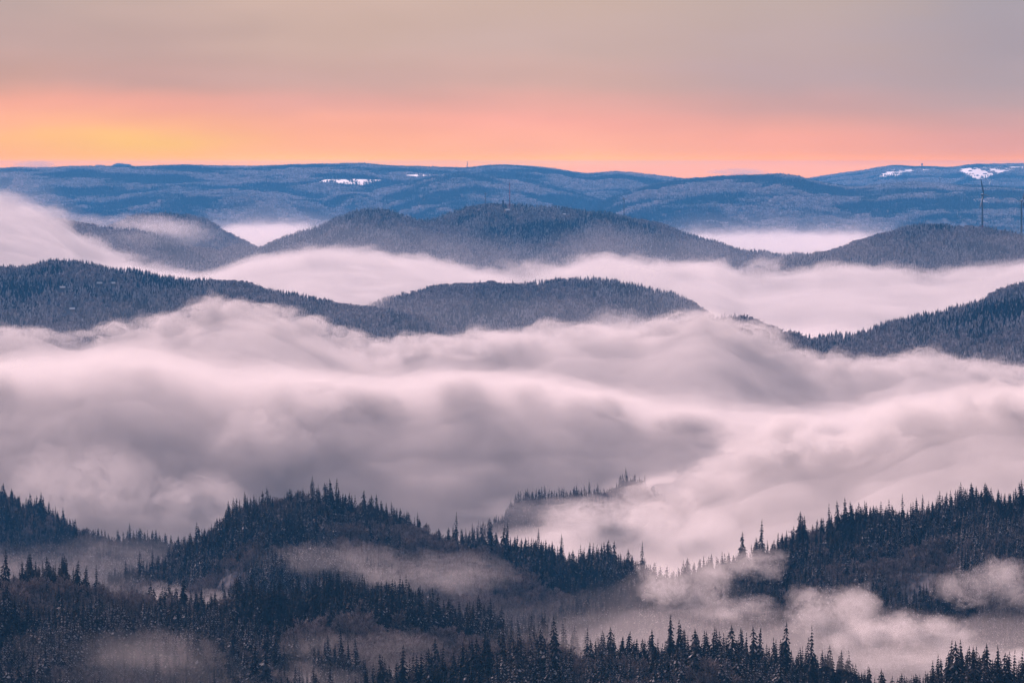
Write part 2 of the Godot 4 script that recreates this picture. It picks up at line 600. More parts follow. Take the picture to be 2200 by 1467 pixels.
func small_bare(st: SurfaceTool, seed_: int, at: Vector3, h: float) -> void:
	var g := RandomNumberGenerator.new()
	g.seed = seed_
	for i in 16:
		var a := g.randf_range(0, TAU)
		var d := Vector3(cos(a) * 0.42, 1.0, sin(a) * 0.42)
		var b := at + d * h * g.randf_range(0.1, 0.45)
		var e := at + d * h * g.randf_range(0.75, 1.0) * Vector3(1.0, 1.0, 1.0)
		var s := Vector3(-sin(a), 0, cos(a)) * h * g.randf_range(0.05, 0.11)
		tri(st, b, e + s, e - s, TWIG.lerp(RIME, g.randf_range(0.1, 1.0)))


var seen_from := PackedFloat32Array()     # lowest height that shows at each grid point
var banks: Array = []                     # [near, step, rows, tops]


func look_along() -> void:
	seen_from.resize(ROWS * COLS)
	for c in COLS:
		var high := -9.0
		for i in ROWS:
			var r := row_far(i)
			seen_from[i * COLS + c] = EYE.y + high * r
			high = maxf(high, (land[i * COLS + c] + (15.0 if r < 20000.0 else 5.0) - EYE.y) / r)


func fog_top(x: float, z: float) -> float:
	var r := sqrt(x * x + z * z)
	for b: Array in banks:
		var i := int((r - b[0]) / b[1])
		if i >= 0 and i < b[2]:
			var c := clampi(int((atan2(x, -z) - az0) / (az1 - az0) * (COLS - 1)), 0, COLS - 1)
			return b[3][i * COLS + c]
	return -1e6


func picture(p: Vector3) -> Vector2:
	var d := p - EYE
	var f := Vector3(0, -sin(pitch), -cos(pitch))
	var up := Vector3(0, cos(pitch), -sin(pitch))
	var deep := d.dot(f)
	return Vector2(1100.0 + FOCAL * d.x / deep, 733.5 - FOCAL * d.dot(up) / deep)


func mat_vertex() -> StandardMaterial3D:
	var m := StandardMaterial3D.new()
	m.vertex_color_use_as_albedo = true
	m.roughness = 0.95
	m.metallic_specular = 0.15
	return m


var clearings: Array = []


func cleared(x: float, z: float) -> bool:
	for p: Vector3 in clearings:
		var away := Vector2(p.x - x, p.z - z)
		var near := Vector2(p.x, p.z).length() - Vector2(x, z).length()
		if away.length() < 14.0 or away.length() < 75.0 and near > 0.0 and absf(away.x) < 13.0:
			return true
	return false


func many(called: String, label: String, mesh: Mesh, m: Material, where: Array, tints: Array) -> void:
	if where.is_empty():
		return
	var mm := MultiMesh.new()
	mm.transform_format = MultiMesh.TRANSFORM_3D
	mm.use_colors = true
	mm.mesh = mesh
	mm.instance_count = where.size()
	for i in where.size():
		mm.set_instance_transform(i, where[i])
		mm.set_instance_color(i, tints[i])
	var o := MultiMeshInstance3D.new()
	o.multimesh = mm
	o.material_override = m
	put(o, called)
	o.set_meta("kind", "stuff")
	o.set_meta("label", label)
	o.set_meta("category", "forest")


func joined(a: SurfaceTool, b: SurfaceTool, c: SurfaceTool = null) -> ArrayMesh:
	var st := start()
	for part in [a, b, c]:
		if part != null:
			st.append_from(done(part), 0, Transform3D())
	return st.commit()


func plant() -> void:
	var m := mat_vertex()
	var g := RandomNumberGenerator.new()
	g.seed = 77
	var kind_noise := FastNoiseLite.new()
	kind_noise.seed = 5
	kind_noise.frequency = 1.0 / 330.0
	kind_noise.fractal_octaves = 3
	var snow_noise := FastNoiseLite.new()
	snow_noise.seed = 6
	snow_noise.frequency = 1.0 / 240.0
	snow_noise.fractal_octaves = 3
	var stand_noise := FastNoiseLite.new()
	stand_noise.seed = 8
	stand_noise.frequency = 1.0 / 70.0
	stand_noise.fractal_octaves = 2
	# near kinds: six spruces from nearly bare of snow to laden, two bare trees
	var near_mesh := []
	var near_parts := []
	for k in 6:
		var t := start()
		var n := start()
		var w := start()
		spruce_trunk(t)
		spruce(n, w, 40 + k, 17, 7, [0.03, 0.08, 0.16, 0.28, 0.45, 0.68][k], [1.0, 0.78, 1.15, 0.9, 1.05, 0.95][k], [0.62, 0.8, 0.5, 0.72, 0.55, 0.66][k])
		near_parts.append([done(t), done(n), done(w)])
		var st := start()
		for p in near_parts[k]:
			st.append_from(p, 0, Transform3D())
		near_mesh.append(st.commit())
	for k in 3:
		var t := start()
		var w := start()
		bare_tree(t, w, 60 + k, 30)
		near_parts.append([done(t), done(w)])
		var st := start()
		for p in near_parts[6 + k]:
			st.append_from(p, 0, Transform3D())
		near_mesh.append(st.commit())
	# middle distance: single small trees
	var mid_mesh := []
	for k in 4:
		var st := start()
		small_spruce(st, 80 + k, Vector3.ZERO, 25.0, [0.1, 0.3, 0.5, 0.75][k])
		mid_mesh.append(done(st))
	for k in 2:
		var st := start()
		small_bare(st, 90 + k, Vector3.ZERO, 20.0)
		mid_mesh.append(done(st))
	# far: clumps of trees
	var far_mesh := []
	for k in 3:
		var st := start()
		for j in 7:
			var a := TAU * j / 7.0 + g.randf_range(-0.4, 0.4)
			var d := Vector3(cos(a), 0, sin(a)) * (g.randf_range(9, 20) if j else 0.0)
			if k == 2:
				small_bare(st, 100 + j, d + Vector3(0, -2, 0), g.randf_range(16, 24))
			else:
				small_spruce(st, 110 + 10 * k + j, d + Vector3(0, -2, 0), g.randf_range(18, 28), 0.1 + 0.3 * k)
		far_mesh.append(done(st))

	var near_at := []      # hill > kind > places
	var mid_at := []
	var far_at := []
	var near_tint := []
	var mid_tint := []
	var far_tint := []
	for h in ridges.size():
		var a := []
		var b := []
		for k in 9:
			a.append([])
			b.append([])
		near_at.append(a)
		near_tint.append(b)
		a = []
		b = []
		for k in 6:
			a.append([])
			b.append([])
		mid_at.append(a)
		mid_tint.append(b)
	for k in 3:
		far_at.append([])
		far_tint.append([])
	var close := []
	for i in ROWS - 1:
		var r0 := row_far(i)
		var r1 := row_far(i + 1)
		var per := 1.0 / 32.0 if r0 < 6500.0 else 1.0 / 90.0 if r0 < 20000.0 else 1.0 / 1000.0
		var tall := 30.0
		for c in COLS - 1:
			var a := i * COLS + c
			if land[a] + tall < seen_from[a]:
				continue
			var az := lerpf(az0, az1, c / float(COLS - 1))
			var space := r0 * (az1 - az0) / (COLS - 1) * (r1 - r0)
			if r0 > 6500.0 and r0 < 20000.0 and land[a] + 25.0 < fog_top(r0 * sin(az), -r0 * cos(az)) - 40.0:
				continue
			var n := int(space * per + g.randf())
			for j in n:
				var r := lerpf(r0, r1, g.randf())
				var q := lerpf(az0, az1, (c + g.randf()) / float(COLS - 1))
				var x := r * sin(q)
				var z := -r * cos(q)
				var y := ground(x, z)
				var leafy := kind_noise.get_noise_2d(x * 1.0, z) + g.randf_range(-0.22, 0.22)
				var whiter := snow_noise.get_noise_2d(x, z) + g.randf_range(-0.35, 0.35)
				var basis := Basis(Vector3.UP, g.randf_range(0, TAU))
				if r < 6500.0:
					var who := owner_of[a]
					var under: float = clampf((ridges[who].far - r) / 140.0, 0.0, 1.0)
					var gap := stand_noise.get_noise_2d(x, z)
					if gap < -0.30 and g.randf() < 0.75 * under:
						continue
					var s := (0.84 + 0.60 * gap) * g.randf_range(0.62, 1.22) * (0.55 if g.randf() < 0.2 else 1.0)
					whiter += 0.62 * under - 0.22
					leafy += 0.20 * under - (0.22 if who == 16 else 0.0)
					var k := clampi(int((whiter + 0.5) * 6.0), 0, 5)
					if leafy > 0.15:
						k = 6 + g.randi() % 3
					var tf := Transform3D(Basis.from_euler(Vector3(g.randf_range(-0.05, 0.05), 0, g.randf_range(-0.05, 0.05))) * basis.scaled(Vector3(s * g.randf_range(0.85, 1.2), s, s * g.randf_range(0.85, 1.2))), Vector3(x, y, z))
					var p := picture(Vector3(x, y + 14.0, z))
					if r < 3400.0 and p.x > 0 and p.x < 2200 and p.y < 1480 and y + 16.0 > seen_from[a + COLS]:
						close.append([r / s, tf, k, p, s, y])
						continue
					var tint := Color.WHITE * g.randf_range(0.65, 1.25)
					tint.a = 1.0
					near_at[who][k].append(tf)
					near_tint[who][k].append(tint)
				elif r < 20000.0:
					if cleared(x, z):
						continue
					var s := g.randf_range(0.6, 1.15)
					var k := clampi(int((whiter + 0.5) * 4.0), 0, 3)
					if leafy > 0.06:
						k = 4 + g.randi() % 2
					var who := owner_of[a]
					mid_at[who][k].append(Transform3D(basis.scaled(Vector3.ONE * s), Vector3(x, y, z)))
					mid_tint[who][k].append(Color(1, 1, 1) * g.randf_range(0.7, 1.3))
				else:
					var s := g.randf_range(0.7, 1.2)
					var stand := 1.3 * stand_noise.get_noise_2d(x / 16.0, z / 9.0) + 0.8 * kind_noise.get_noise_2d(x * 0.6, z * 0.6) + g.randf_range(-0.12, 0.12) + (0.25 if owner_of[a] == 1 else 0.0)
					if not g.randf() < 0.12 and in_snow(picture(Vector3(x, y, z))):
						continue
					var k := 2 if stand > 0.14 else 1 if stand > -0.10 else 0
					far_at[k].append(Transform3D(basis.scaled(Vector3(s * 1.3, s, s * 1.3)), Vector3(x, y, z)))
					far_tint[k].append(Color(1, 1, 1) * g.randf_range(0.7, 1.3) * [0.45, 0.9, 1.5][k])
	# the largest of the near trees one by one, the others as woods
	close.sort_custom(func(p, q): return p[0] < q[0])
	var left := [300 - HEROES.size() / 7, 90]
	var picked := []
	for e in close:
		var w := 1 if e[2] > 5 else 0
		if left[w] > 0:
			left[w] -= 1
			picked.append(e)
		else:
			var tint := Color.WHITE * g.randf_range(0.65, 1.25)
			tint.a = 1.0
			near_at[owner_near(e[1].origin)][e[2]].append(e[1])
			near_tint[owner_near(e[1].origin)][e[2]].append(tint)
	single_trees(picked, near_parts, m)
	var total := 0
	for h in ridges.size():
		for k in 9:
			total += near_at[h][k].size()
			many("spruce_forest" if k < 6 else "bare_forest", ("snow-dusted spruces" if k < 6 else "rimed bare trees") + " covering the " + HILL_NAMES[h], near_mesh[k], m, near_at[h][k], near_tint[h][k])
	print("near trees ", total)
	total = 0
	for h in ridges.size():
		for k in 6:
			total += mid_at[h][k].size()
			many("spruce_forest" if k < 4 else "bare_forest", ("snow-dusted spruces" if k < 4 else "rimed bare trees") + " covering the " + HILL_NAMES[h], mid_mesh[k], m, mid_at[h][k], mid_tint[h][k])
	print("mid trees ", total)
	for k in 3:
		print("far ", far_at[k].size())
		many("mountain_forest", ["dark woods on the far mountains", "snowy woods on the far mountains", "grey bare woods on the far mountains"][k], far_mesh[k], m, far_at[k], far_tint[k])


func owner_near(p: Vector3) -> int:
	var r := sqrt(p.x * p.x + p.z * p.z)
	var i := clampi(int(log(r / R_NEAR) / log(R_STEP)), 0, ROWS - 1)
	var c := clampi(int((atan2(p.x, -p.z) - az0) / (az1 - az0) * (COLS - 1)), 0, COLS - 1)
	return owner_of[i * COLS + c]


# trees that stand out in the photograph: column, row of the tip, distance, kind, then what is said of it
const HEROES := [
	1745, 1350, 2700, 1, "tall dark spruce", "at the right end of the nearest row", "in front of bright mist",
	1690, 1338, 2720, 0, "dense dark spruce", "in the nearest row", "left of its tall end tree",
	1440, 1328, 2700, 1, "slim pointed spruce", "standing above the nearest row", "right of bottom centre",
	1190, 1324, 2700, 0, "dark spruce", "at the left end of the nearest dark row", "near bottom centre",
	1312, 1342, 2710, 2, "dusted spruce", "in the nearest row", "left of the slim pointed one",
	1535, 1348, 2700, 0, "broad dark spruce", "amid the nearest row", "right of the slim pointed one",
	1604, 1362, 2700, 1, "dark spruce with ragged sides", "in the nearest row", "below the ring of mist",
	1262, 1352, 2705, 1, "short dark spruce", "in the nearest row", "just right of bottom centre",
	1822, 1408, 2640, 2, "snow-dusted spruce", "standing alone in mist", "below the bright mist at lower right",
	2038, 1402, 2450, 0, "dark spruce", "leftmost of the clump", "at the bottom right",
	2066, 1396, 2455, 1, "tallest dark spruce", "of the clump", "at the bottom right",
	2096, 1402, 2450, 0, "dark spruce", "at the right side of the clump", "at the bottom right",
	2146, 1408, 2460, 1, "slim dark spruce", "alone right of the clump", "at the bottom right",
	489, 1076, 4300, 0, "dark spruce", "first on the steep left shoulder", "of the near knoll",
	507, 1070, 4300, 0, "tall dark spruce", "second on the left shoulder", "of the near knoll",
	530, 1067, 4310, 0, "broad dark spruce", "in the dark group at the left", "of the near knoll top",
	545, 1064, 4300, 1, "pointed dark spruce", "rightmost of the dark group at the left", "of the near knoll top",
	574, 1072, 4300, 1, "dark spruce", "just right of the dark group", "on the near knoll top",
	601, 1074, 4310, 2, "dusted spruce", "left of the tall pair", "on the near knoll top",
	624, 1050, 4300, 0, "tallest spruce left of the pair", "on the very top", "of the near knoll",
	639, 1053, 4300, 0, "tall spruce right of the pair", "on the very top", "of the near knoll",
	681, 1060, 4300, 1, "slim tall spruce", "right of the pair", "on the near knoll top",
	703, 1066, 4300, 0, "dark spruce", "left one of the dark trio", "on the right of the near knoll top",
	715, 1072, 4305, 0, "dark spruce", "middle one of the dark trio", "on the right of the near knoll top",
	740, 1076, 4300, 1, "dark spruce", "right one of the dark trio", "on the right of the near knoll top",
	790, 1079, 4300, 0, "lone dark spruce", "on the right shoulder", "of the near knoll",
	850, 1098, 4300, 1, "dark spruce beside bare trees", "low on the right shoulder", "of the near knoll",
	980, 1103, 4300, 1, "lone tall spruce", "on the saddle right of the near knoll", "against the cloud",
	1052, 1108, 4300, 2, "tall dusted spruce", "in the low ridge's clump", "near the lone tall one",
	1090, 1126, 4300, 3, "snowy spruce", "right side of the clump on the low ridge", "above centre bottom",
	1014, 1136, 4290, 3, "snowy spruce", "left in the low ridge's clump", "near the lone tall one",
	1156, 1140, 4300, 3, "snow-laden spruce", "on the low ridge", "right of the clump",
	1206, 1152, 4300, 3, "snow-laden spruce", "on the right of the low ridge", "left of the fading trees",
	1380, 1168, 4300, 1, "tall spruce half lost in mist", "at the right end", "of the low ridge",
	1350, 1176, 4310, 2, "spruce fading into mist", "left of the tall one at the end", "of the low ridge",
	1596, 1140, 4000, 4, "snow-laden spruce", "at the left foot", "of the near right hill",
	1637, 1122, 4000, 3, "pale snowy spruce", "on the left shoulder", "of the near right hill",
	1720, 1094, 4000, 2, "dusted spruce", "on the left rise", "of the right hill's skyline",
	1782, 1084, 4000, 1, "dark spruce", "left of the tall pair", "on the right hill's skyline",
	1800, 1076, 4000, 0, "tall dark spruce, left of a pair", "on the middle", "of the right hill's skyline",
	1817, 1070, 4000, 0, "tall dark spruce, right of a pair", "on the middle", "of the right hill's skyline",
	1940, 1064, 4000, 1, "pointed spruce sticking out", "right of the pair", "on the right hill's skyline",
	2016, 1066, 4000, 1, "pointed spruce", "before the dark block at the right", "on the right hill's skyline",
	2110, 1054, 4000, 0, "dark spruce", "left one of the dark right block", "of the right hill's skyline",
	2146, 1051, 4000, 0, "tallest dark spruce", "in the dark right block", "of the right hill's skyline",
	2192, 1050, 4000, 0, "dark spruce", "at the right edge", "of the right hill's skyline",
	10, 1182, 3200, 0, "dark spruce", "at the left edge", "of the nearest left slope",
	62, 1188, 3200, 0, "broad dark spruce", "near the left edge", "of the nearest left skyline",
	136, 1194, 3200, 0, "tall dark spruce", "right of two broad ones", "on the nearest left skyline",
	166, 1204, 3200, 0, "dark spruce", "next right of the tall one", "on the nearest left skyline",
	206, 1216, 3200, 1, "dark spruce", "where the nearest left slope dips", "toward the mist",
	702, 1230, 3200, 0, "dark spruce", "in the dark row in the middle", "below the near knoll",
	722, 1236, 3200, 0, "dark spruce right of its like", "in the dark middle row", "below the near knoll",
	902, 1252, 3200, 5, "slim snowy spruce", "right of the dark row in the middle", "below the near knoll",
	986, 1286, 3200, 1, "dark spruce", "on the falling end of the middle row", "above the bottom",
]


func single_trees(picked: Array, parts: Array, m: Material) -> void:
	var models := []
	for k in parts.size():
		var o := Node3D.new()
		var called := ["trunk", "crown", "snow_cover"] if k < 6 else ["limbs", "twigs"]
		for i in parts[k].size():
			var p := MeshInstance3D.new()
			p.mesh = parts[k][i]
			p.material_override = m
			put(p, called[i], o)
			if i == 2:
				p.set_meta("kind", "stuff")
		models.append(o)
	var g := RandomNumberGenerator.new()
	g.seed = 9
	for i in range(0, HEROES.size(), 7):
		var tip := spot(HEROES[i], HEROES[i + 1], HEROES[i + 2])
		var y := ground(tip.x, tip.z)
		var s := clampf((tip.y - y) / 29.3, 0.55, 1.75)
		var o: Node3D = models[HEROES[i + 3]].duplicate()
		o.transform = Transform3D(Basis(Vector3.UP, g.randf_range(0, TAU)).scaled(Vector3(lerpf(s, 1.2, 0.4), s, lerpf(s, 1.2, 0.4))), Vector3(tip.x, y, tip.z))
		put(o, "spruce_tree")
		o.set_meta("label", "%s, %s %s" % [HEROES[i + 4], HEROES[i + 5], HEROES[i + 6]])
		o.set_meta("category", "tree")
		o.set_meta("group", "spruces of the near woods")
	# the others are told apart by look, by where they stand and by their order there
	var by := {}
	for e in picked:
		var p: Vector2 = e[3]
		var across: String = ["left edge", "far left", "left", "left of middle", "right of middle", "right", "far right", "right edge"][clampi(int(p.x / 275.0), 0, 7)]
		var up := "lowest" if p.y > 1425 else "low" if p.y > 1375 else "high" if p.y < 1325 else "midway"
		var size := "tall" if e[4] > 1.2 else "middling" if e[4] > 0.95 else "small"
		var look: String = ["dark", "dark", "dusted", "snowy", "snow-laden", "snow-white", "rimed grey", "rimed grey", "rimed grey"][e[2]]
		var says := "%s %s %s %s on the nearest slope, %s" % [size, look, "bare tree" if e[2] > 5 else "spruce", up, across]
		if not by.has(says):
			by[says] = []
		by[says].append(e)
	var order := ["leftmost", "second from left", "third from left", "fourth from left", "fifth from left", "sixth from left", "seventh from left", "eighth from left", "ninth from left", "tenth from left", "eleventh from left", "twelfth from left", "thirteenth from left", "fourteenth from left", "fifteenth from left", "sixteenth from left", "seventeenth from left", "eighteenth from left", "nineteenth from left", "twentieth from left", "rightmost"]
	for says: String in by:
		var all: Array = by[says]
		all.sort_custom(func(a, b): return a[3].x < b[3].x)
		for i in all.size():
			var e: Array = all[i]
			var o: Node3D = models[e[2]].duplicate()
			o.transform = e[1]
			put(o, "spruce_tree" if e[2] < 6 else "bare_tree")
			o.set_meta("label", says if all.size() == 1 else says + ", " + (order[mini(i, 20)] if i < all.size() - 1 else "rightmost"))
			o.set_meta("category", "tree")
			o.set_meta("group", "spruces of the near woods" if e[2] < 6 else "bare trees of the near woods")
	for o in models:
		o.free()


# ---------------------------------------------------------------- snow fields, mist, small structures
# each: upper edge, lower edge (photograph columns and rows), where to start looking for the slope
const SNOW_FIELDS := [
	[[678, 392, 700, 387, 760, 386, 822, 388], [678, 393, 692, 397, 740, 397, 775, 400, 800, 395, 822, 389], "long white meadow on the far ridge, left of the middle"],
	[[872, 377, 900, 375, 930, 376, 962, 380], [872, 379, 880, 382, 900, 383, 930, 383, 962, 381], "smaller white meadow high on the far ridge"],
	[[66, 400, 80, 398, 94, 399], [66, 403, 80, 404, 94, 401], "tiny white clearing on the far ridge near the left edge"],
	[[105, 397, 112, 395, 116, 397], [105, 400, 112, 400, 116, 399], "tiny white speck of a clearing right of the left clearing"],
	[[1888, 379, 1905, 368, 1930, 364, 1960, 364, 2000, 365, 2042, 367], [1888, 383, 1910, 381, 1932, 379, 1948, 372, 1990, 369, 2042, 369], "snow-covered summit below the round tower"],
	[[2052, 366, 2090, 361, 2140, 359, 2180, 359, 2200, 358, 2290, 358], [2052, 367, 2070, 376, 2100, 387, 2126, 385, 2150, 375, 2180, 369, 2200, 363, 2290, 363], "wide snow-covered summit at the right edge"],
	[[2080, 424, 2090, 427, 2099, 433], [2080, 426, 2090, 431, 2099, 436], "short white strip left of the big turbine"],
	[[2108, 431, 2120, 434, 2131, 438], [2108, 434, 2120, 437, 2131, 440], "short white strip right of the big turbine"],
	[[612, 471, 620, 469, 630, 473], [612, 474, 620, 475, 630, 475], "pale clearing low on the far ridge"],
]


func edge(flat: Array, u: float) -> float:
	for i in range(0, flat.size() - 2, 2):
		if u <= flat[i + 2]:
			return lerpf(flat[i + 1], flat[i + 3], clampf((u - flat[i]) / (flat[i + 2] - flat[i]), 0, 1))
	return flat[-1]


func in_snow(p: Vector2) -> bool:
	for f in SNOW_FIELDS:
		if p.x > f[0][0] and p.x < f[0][-2] and p.y > edge(f[0], p.x) - 0.6 and p.y < edge(f[1], p.x) + 0.6:
			return true
	return false


func slope_at(u: float, v: float, from: float) -> Vector3:
	var d := way(u, v)
	var flat := Vector2(d.x, d.z).length()
	var r := from
	var last := from
	while r < 38500.0:
		var p := EYE + d * (r / flat)
		if p.y < ground(p.x, p.z):
			var a := last
			var b := r
			for i in 12:
				var mid := (a + b) / 2
				p = EYE + d * (mid / flat)
				if p.y < ground(p.x, p.z):
					b = mid
				else:
					a = mid
			p = EYE + d * (b / flat)
			return Vector3(p.x, ground(p.x, p.z), p.z)
		last = r
		r += 60.0
	return Vector3.INF


func snow_fields() -> void:
	var m := StandardMaterial3D.new()
	m.albedo_color = Color(0.66, 0.64, 0.65)
	m.roughness = 0.8
	for f in SNOW_FIELDS:
		var u0: float = f[0][0]
		var u1: float = f[0][-2]
		var n := maxi(6, int((u1 - u0) / 2.0))
		var v := PackedVector3Array()
		var idx := PackedInt32Array()
		var ok := true
		for i in n + 1:
			var u := lerpf(u0, u1, i / float(n))
			var wob := 0.7 * n_fine.get_noise_1d(u * 40.0)
			for j in 6:
				var p := slope_at(u, lerpf(edge(f[0], u), edge(f[1], u) + wob, j / 5.0), 22000.0)
				ok = ok and p != Vector3.INF
				v.append(p + Vector3(0, 5, 0))
		if not ok:
			print("no slope for ", f[2])
			continue
		for i in n:
			for j in 5:
				var a := i * 6 + j
				idx.append_array([a, a + 6, a + 1, a + 1, a + 6, a + 7])
		var o := MeshInstance3D.new()
		o.mesh = mesh_of(v, idx)
		o.material_override = m
		put(o, "snow_field")
		o.set_meta("kind", "structure")
		o.set_meta("label", f[2])


# a wisp of fog: lumps of even fog, thicker towards the middle
func wisp(called: String, label: String, u: float, v: float, far: float, wide: float, high: float, thick: float, seed_: int, lumps := 9, layers := 3, white := 0.99) -> void:
	var g := RandomNumberGenerator.new()
	g.seed = seed_
	var n := FastNoiseLite.new()
	n.seed = seed_
	n.frequency = 0.9
	n.fractal_octaves = 4
	n.fractal_gain = 0.55
	var px := far / FOCAL
	var size := Vector3(wide * px * 0.5, high * px * 0.5, wide * px * 0.5)
	var at := []
	for i in lumps:
		var p := Vector3(g.randf_range(-1, 1), g.randf_range(-0.7, 0.7), g.randf_range(-1, 1))
		at.append([p * 0.72 * size, g.randf_range(0.42, 0.72)])
	var holder := ArrayMesh.new()
	var ball := SphereMesh.new()
	ball.radial_segments = 28
	ball.rings = 16
	ball.radius = 1.0
	ball.height = 2.0
	var src := ball.get_mesh_arrays()
	for k in layers:
		var shrink := 1.12 - 0.86 * k / layers
		var vs := PackedVector3Array()
		var idx := PackedInt32Array()
		for e in at:
			var first := vs.size()
			var s: float = e[1] * shrink
			for p: Vector3 in src[Mesh.ARRAY_VERTEX]:
				var q: Vector3 = p * size * e[1] + e[0]
				var w := n.get_noise_3dv(q / (0.42 * size.y + 0.12 * size.x) + Vector3(k * 0.3, 0, 0))
				vs.append(e[0] + p * Vector3(size.x, size.y * 1.15, size.z) * s * (1.0 + 0.75 * w))
			for i: int in src[Mesh.ARRAY_INDEX]:
				idx.append(first + i)
		var arrays := []
		arrays.resize(Mesh.ARRAY_MAX)
		arrays[Mesh.ARRAY_VERTEX] = vs
		arrays[Mesh.ARRAY_INDEX] = idx
		holder.add_surface_from_arrays(Mesh.PRIMITIVE_TRIANGLES, arrays)
		var fm := FogMaterial.new()
		fm.albedo = Color(white, white * 0.99, white)  # a lower white greys the fog, standing in for shade
		fm.density = 0.62 * thick / (wide * px) / layers
		holder.surface_set_material(k, fm)
	var o := MeshInstance3D.new()
	o.mesh = holder
	o.position = spot(u, v, far)
	put(o, called)
	o.set_meta("kind", "stuff")
	o.set_meta("label", label)


func wisps() -> void:
	wisp("mist", "rosy mist patch among the trees at lower left", 410, 1315, 3330, 170, 100, 1.3, 1)
	wisp("mist", "thin mist over the trees at the bottom left", 260, 1415, 2960, 420, 110, 0.35, 2)
	wisp("mist", "thin mist at the bottom edge left of centre", 790, 1425, 2960, 380, 90, 0.45, 3)
	wisp("mist", "thin veil across the face of the near knoll", 720, 1215, 4060, 230, 90, 0.5, 4)
	wisp("mist", "thin veil on the low ridge in the middle", 950, 1240, 3900, 330, 80, 0.6, 5)
	wisp("mist", "bright mist rising in the gap between the near hills", 1470, 1260, 3700, 150, 100, 2.2, 6)
	wisp("mist", "curl of mist at the left foot of the near right hill", 1600, 1215, 3720, 150, 60, 1.6, 7)
	wisp("mist", "mist hanging below the curl on the right", 1600, 1310, 3300, 130, 50, 1.0, 8)
	wisp("mist", "bright puff of mist left of the right lower slope", 1790, 1320, 3000, 170, 110, 2.4, 9)
	wisp("mist", "small bright puff of mist below its larger neighbour", 1850, 1370, 2860, 130, 70, 2.0, 10)
	wisp("mist", "bright puff of mist at lower right", 1970, 1350, 2900, 170, 70, 2.4, 11)
	wisp("mist", "mist drifting up the near right hill", 2120, 1245, 3500, 170, 100, 1.5, 12)
	wisp("mist", "low mist behind the clump at bottom right", 2000, 1420, 2640, 330, 60, 1.3, 13)
	wisp("mist", "mist at the lower right edge", 2200, 1415, 2600, 90, 60, 1.8, 14)
	wisp("mist", "grey veil in front of the hazy left slope", 150, 1205, 4900, 480, 90, 0.4, 15)
	wisp("cloud_plume", "plume of cloud rising over the gap between the near hills", 1330, 1130, 4800, 260, 110, 3.0, 16)
	wisp("mist", "veil of mist before the dark rise in the cloud", 1230, 1105, 5700, 330, 70, 0.7, 22)
	wisp("cloud_plume", "pale plume of cloud behind the near right hill", 1480, 1150, 4700, 180, 110, 2.2, 17)
	wisp("cloud_plume", "rosy puff of cloud behind the left of the near knoll", 450, 1080, 5600, 200, 110, 1.4, 18)
	wisp("cloud_plume", "rosy haze of cloud above the left slope", 190, 1040, 5600, 240, 160, 1.2, 19)
	wisp("mist", "tongue of fog between the two small hills on the left", 275, 483, 15200, 230, 52, 1.6, 23)
	wisp("mist", "pale fog lying over the small hill on the left", 330, 500, 13300, 260, 60, 0.8, 24)
	wisp("cloud", "small dark cloud low in the glow at the left", 66, 355, 40000, 95, 16, 3.0, 20, 8, 3, 0.72)  # grey albedo paints the shade into this cloud
	wisp("cloud", "flat dark cloud above the far ridge right of centre", 1582, 370, 40000, 110, 15, 3.0, 21, 8, 3, 0.72)  # shaded look put into the fog colour, greyer than the other fog


# the heads of a cloud bank: lumps like cauliflower set along its crests, thicker towards the middle
func cloud_heads(called: String, label: String, crests: Array, small: float, large: float, thick: Array, seed_: int) -> void:
	var g := RandomNumberGenerator.new()
	g.seed = seed_
	var n := FastNoiseLite.new()
	n.seed = seed_
	n.frequency = 1.0 / 75.0
	n.fractal_octaves = 4
	n.fractal_gain = 0.58
	var ball := SphereMesh.new()
	ball.radial_segments = 32
	ball.rings = 18
	ball.radius = 1.0
	ball.height = 2.0
	var src := ball.get_mesh_arrays()
	var at := []
	for c in crests:
		var line := pts(c[0])
		for i in int(c[2]):
			var t: float = (i + g.randf()) / c[2]
			var u := lerpf(line[0].x, line[-1].x, t)
			var v := edge(c[0], u)
			var size: float = g.randf_range(small, large) * (1.0 if g.randf() < 0.7 else 0.55)
			var far: float = c[1] + g.randfn(0.0, 1.0) * c[3]
			var p := spot(u, v, far)
			p.y += -size * g.randf_range(0.35, 0.75) - absf(far - c[1]) * c[4]
			at.append([p, Vector3(size * g.randf_range(1.0, 2.0), size * g.randf_range(0.55, 0.85), size * 1.4)])
	var holder := ArrayMesh.new()
	for k in thick.size():
		var shrink := 1.15 - 0.5 * k / thick.size()
		var vs := PackedVector3Array()
		var idx := PackedInt32Array()
		for e in at:
			var first := vs.size()
			for p: Vector3 in src[Mesh.ARRAY_VERTEX]:
				var w := n.get_noise_3dv(e[0] + p * e[1] + Vector3(k * 9.0, 0, 0))
				vs.append(e[0] + p * e[1] * shrink * (0.86 + 1.0 * absf(w) + 0.25 * w))
			for i: int in src[Mesh.ARRAY_INDEX]:
				idx.append(first + i)
		var arrays := []
		arrays.resize(Mesh.ARRAY_MAX)
		arrays[Mesh.ARRAY_VERTEX] = vs
		arrays[Mesh.ARRAY_INDEX] = idx
		holder.add_surface_from_arrays(Mesh.PRIMITIVE_TRIANGLES, arrays)
		var fm := FogMaterial.new()
		fm.albedo = Color(1.0, 0.985, 0.99)
		fm.density = thick[k]
		holder.surface_set_material(k, fm)
	var o := MeshInstance3D.new()
	o.mesh = holder
	put(o, called)
	o.set_meta("kind", "stuff")
	o.set_meta("label", label)


func metal(c: Color, rough := 0.5) -> StandardMaterial3D:
	var m := StandardMaterial3D.new()
	m.albedo_color = c
	m.roughness = rough
	return m


